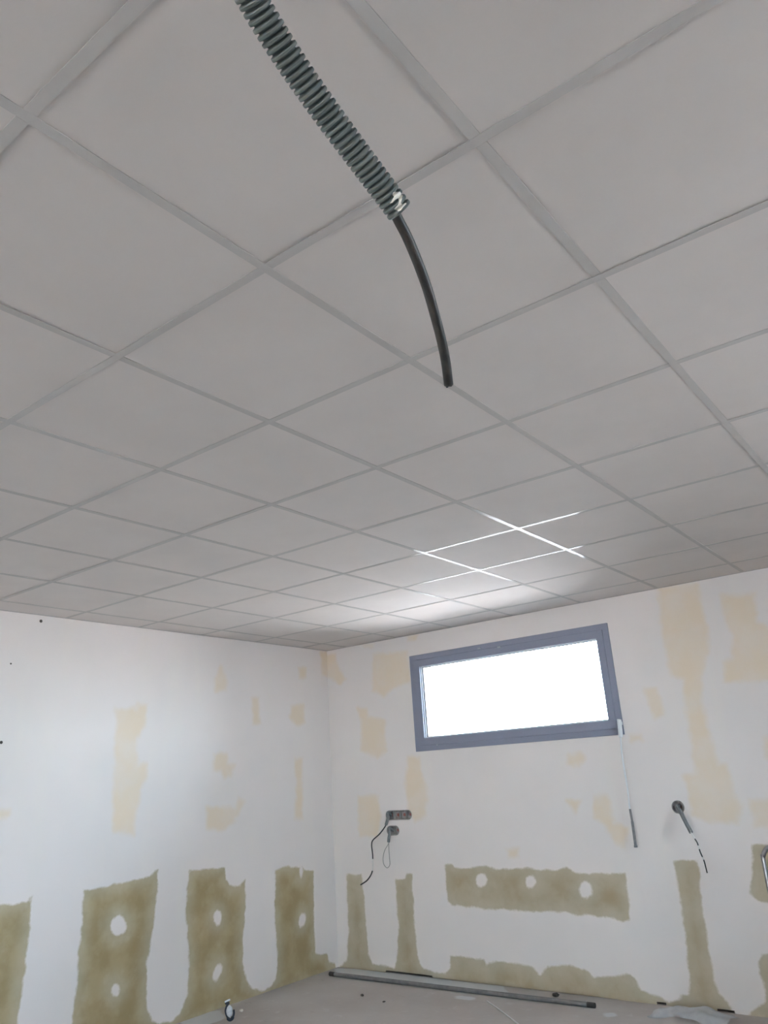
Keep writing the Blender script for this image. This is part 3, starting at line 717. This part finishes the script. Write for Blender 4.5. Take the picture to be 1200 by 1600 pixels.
# small scrap near the left wall
k0 = fl(358.5, 1596)
sc = thing('plastic_scrap', 'small white plastic scrap with a dark strap on the floor by the left wall', 'scrap', loc=(k0[0], k0[1], 0))
rt = np.array([RC[0, 0], RC[0, 1], 0]); rt /= np.linalg.norm(rt)
def sp_(a, h, d=0): return (rt[0]*a + rt[1]*d, rt[1]*a - rt[0]*d, h)
bm = bmesh.new(); bmesh.ops.create_icosphere(bm, subdivisions=3, radius=1)
for v in bm.verts:
    n_ = 1+.10*math.sin(v.co.x*5+1)*math.cos(v.co.z*6)+.06*math.sin(v.co.y*9)
    c = sp_(v.co.x*.021*n_, .062+v.co.z*.034*n_ , v.co.y*.013*n_); v.co = Vector(c)
obj('white_pad', bm, M['scrap_white'], sc, True)
tube('dark_strap', [sp_(-.030, .108), sp_(-.004, .112), sp_(-.018, .095), sp_(-.028, .066), sp_(-.020, .036), sp_(-.004, .012), sp_(.016, .014), sp_(.030, .040), sp_(.029, .068)], [.007]*12+[.006]*14+[.011]*10+[.007]*9, M['scrap_dark'], sc, 10, True, 45)
tube('strap_end', [sp_(-.032, .118), sp_(-.012, .126), sp_(.004, .130)], .006, M['scrap_white'], sc, 8, True, 10)
# crumbs of rubble
def chunk(px, py, r, mat, label, flat=.6):
    q = fl(px, py); bm = bmesh.new(); bmesh.ops.create_icosphere(bm, subdivisions=2, radius=r)
    for v in bm.verts:
        v.co *= random.uniform(.75, 1.15); v.co.z *= flat
    zmin = min(v.co.z for v in bm.verts)
    for v in bm.verts: v.co.z -= zmin
    o = obj('rubble_crumb', bm, mat); o.location = (q[0], q[1], 0); tag(o, label, 'rubble', 'crumbs of rubble on the floor')
chunk(566, 1557, .014, M['rubble'], 'small dark crumb of rubble on the open floor left of the white cable')
chunk(869, 1558, .026, M['rubble'], 'dark lump of rubble between the grey pipe and the window wall', .5)
chunk(600, 1566, .012, M['rubble'], 'flat dark crumb in the middle of the floor, below the grey pipe', .35)
chunk(377, 1581, .016, M['plaster_chip'], 'pale plaster chip beside the small dark-strapped scrap', .6)
chunk(825, 1540.5, .010, M['rubble'], 'tiny dark crumb at the foot of the window wall behind the grey pipe', .7)
# screws in the left wall
for px, py, r, lab in [(64, 970.5, .011, 'dark screw head in the left wall just under the ceiling edge'), (17, 1037, .006, 'tiny dark screw head in the upper left wall, below the larger one'), (2, 1160, .010, 'dark fixing at the left edge of the picture, mid height of the left wall')]:
    q = on(px, py, 0, XL); s_ = thing('wall_screw', lab, 'screw', 'screws in the left wall', (XL, q[1], q[2]))
    bm = bmesh.new(); bmesh.ops.create_cone(bm, cap_ends=True, segments=14, radius1=r, radius2=r*.7, depth=.004, matrix=Matrix.Translation((.0022, 0, 0)) @ Matrix.Rotation(math.pi/2, 4, 'Y')); obj('screw_head', bm, M['rubble'], s_)
    bm = bmesh.new(); box(bm, .0038, .0050, -r*.5, r*.5, -r*.12, r*.12); obj('screw_slot', bm, M['recess_dark'], s_)

# ------------------------------------------------------------------ tubular hoop frame at the right edge
YH = 4.72; hx0 = on(1193.2, 1345, 1, YH); ht = on(1204, 1322, 1, YH)
HW = .40; xl_ = hx0[0]; xr_ = xl_+HW; zt = ht[2]+.006
tf = thing('tubular_frame', 'grey tubular metal frame with a rounded hoop top, at the right edge', 'frame', loc=(xl_+HW/2, YH, 0))
og = np.array([xl_+HW/2, YH, 0])
rc_ = .085; R1 = .0125
arc = lambda cx, cz, a0, a1: [(cx+rc_*math.cos(a_), YH, cz+rc_*math.sin(a_)) for a_ in np.linspace(a0, a1, 8)]
hp = [(xl_, YH-.02, .02), (xl_, YH-.01, .4)] + arc(xl_+rc_, zt-rc_, math.pi, math.pi/2) + arc(xr_-rc_, zt-rc_, math.pi/2, 0) + [(xr_, YH-.01, .4), (xr_, YH-.02, .02)]
tube('hoop', hp, R1, M['alu'], tf, 16, True, 120, og)
hp2 = [(x + (.03 if x < xl_+HW/2 else -.03), y+.02+.16*(zt-z)/zt, z*.965 if z > .1 else z) for x, y, z in hp]
tube('rear_legs', hp2, R1, M['alu'], tf, 16, True, 120, og)
for z_ in (.24, .48):
    bm = bmesh.new(); box(bm, -HW/2+.01, HW/2-.01, -.10, .03, z_-.012, z_+.012); bevel(bm, .005, 1); obj('tread', bm, M['tread'], tf)
for x_, y_ in ((xl_, hp[0][1]), (xr_, hp[0][1]), (hp2[0][0], hp2[0][1]), (hp2[-1][0], hp2[-1][1])):
    bm = bmesh.new(); bmesh.ops.create_cone(bm, cap_ends=True, segments=16, radius1=.017, radius2=.015, depth=.03, matrix=Matrix.Translation((x_-og[0], y_-og[1], .0155))); obj('foot', bm, M['rubber'], tf)
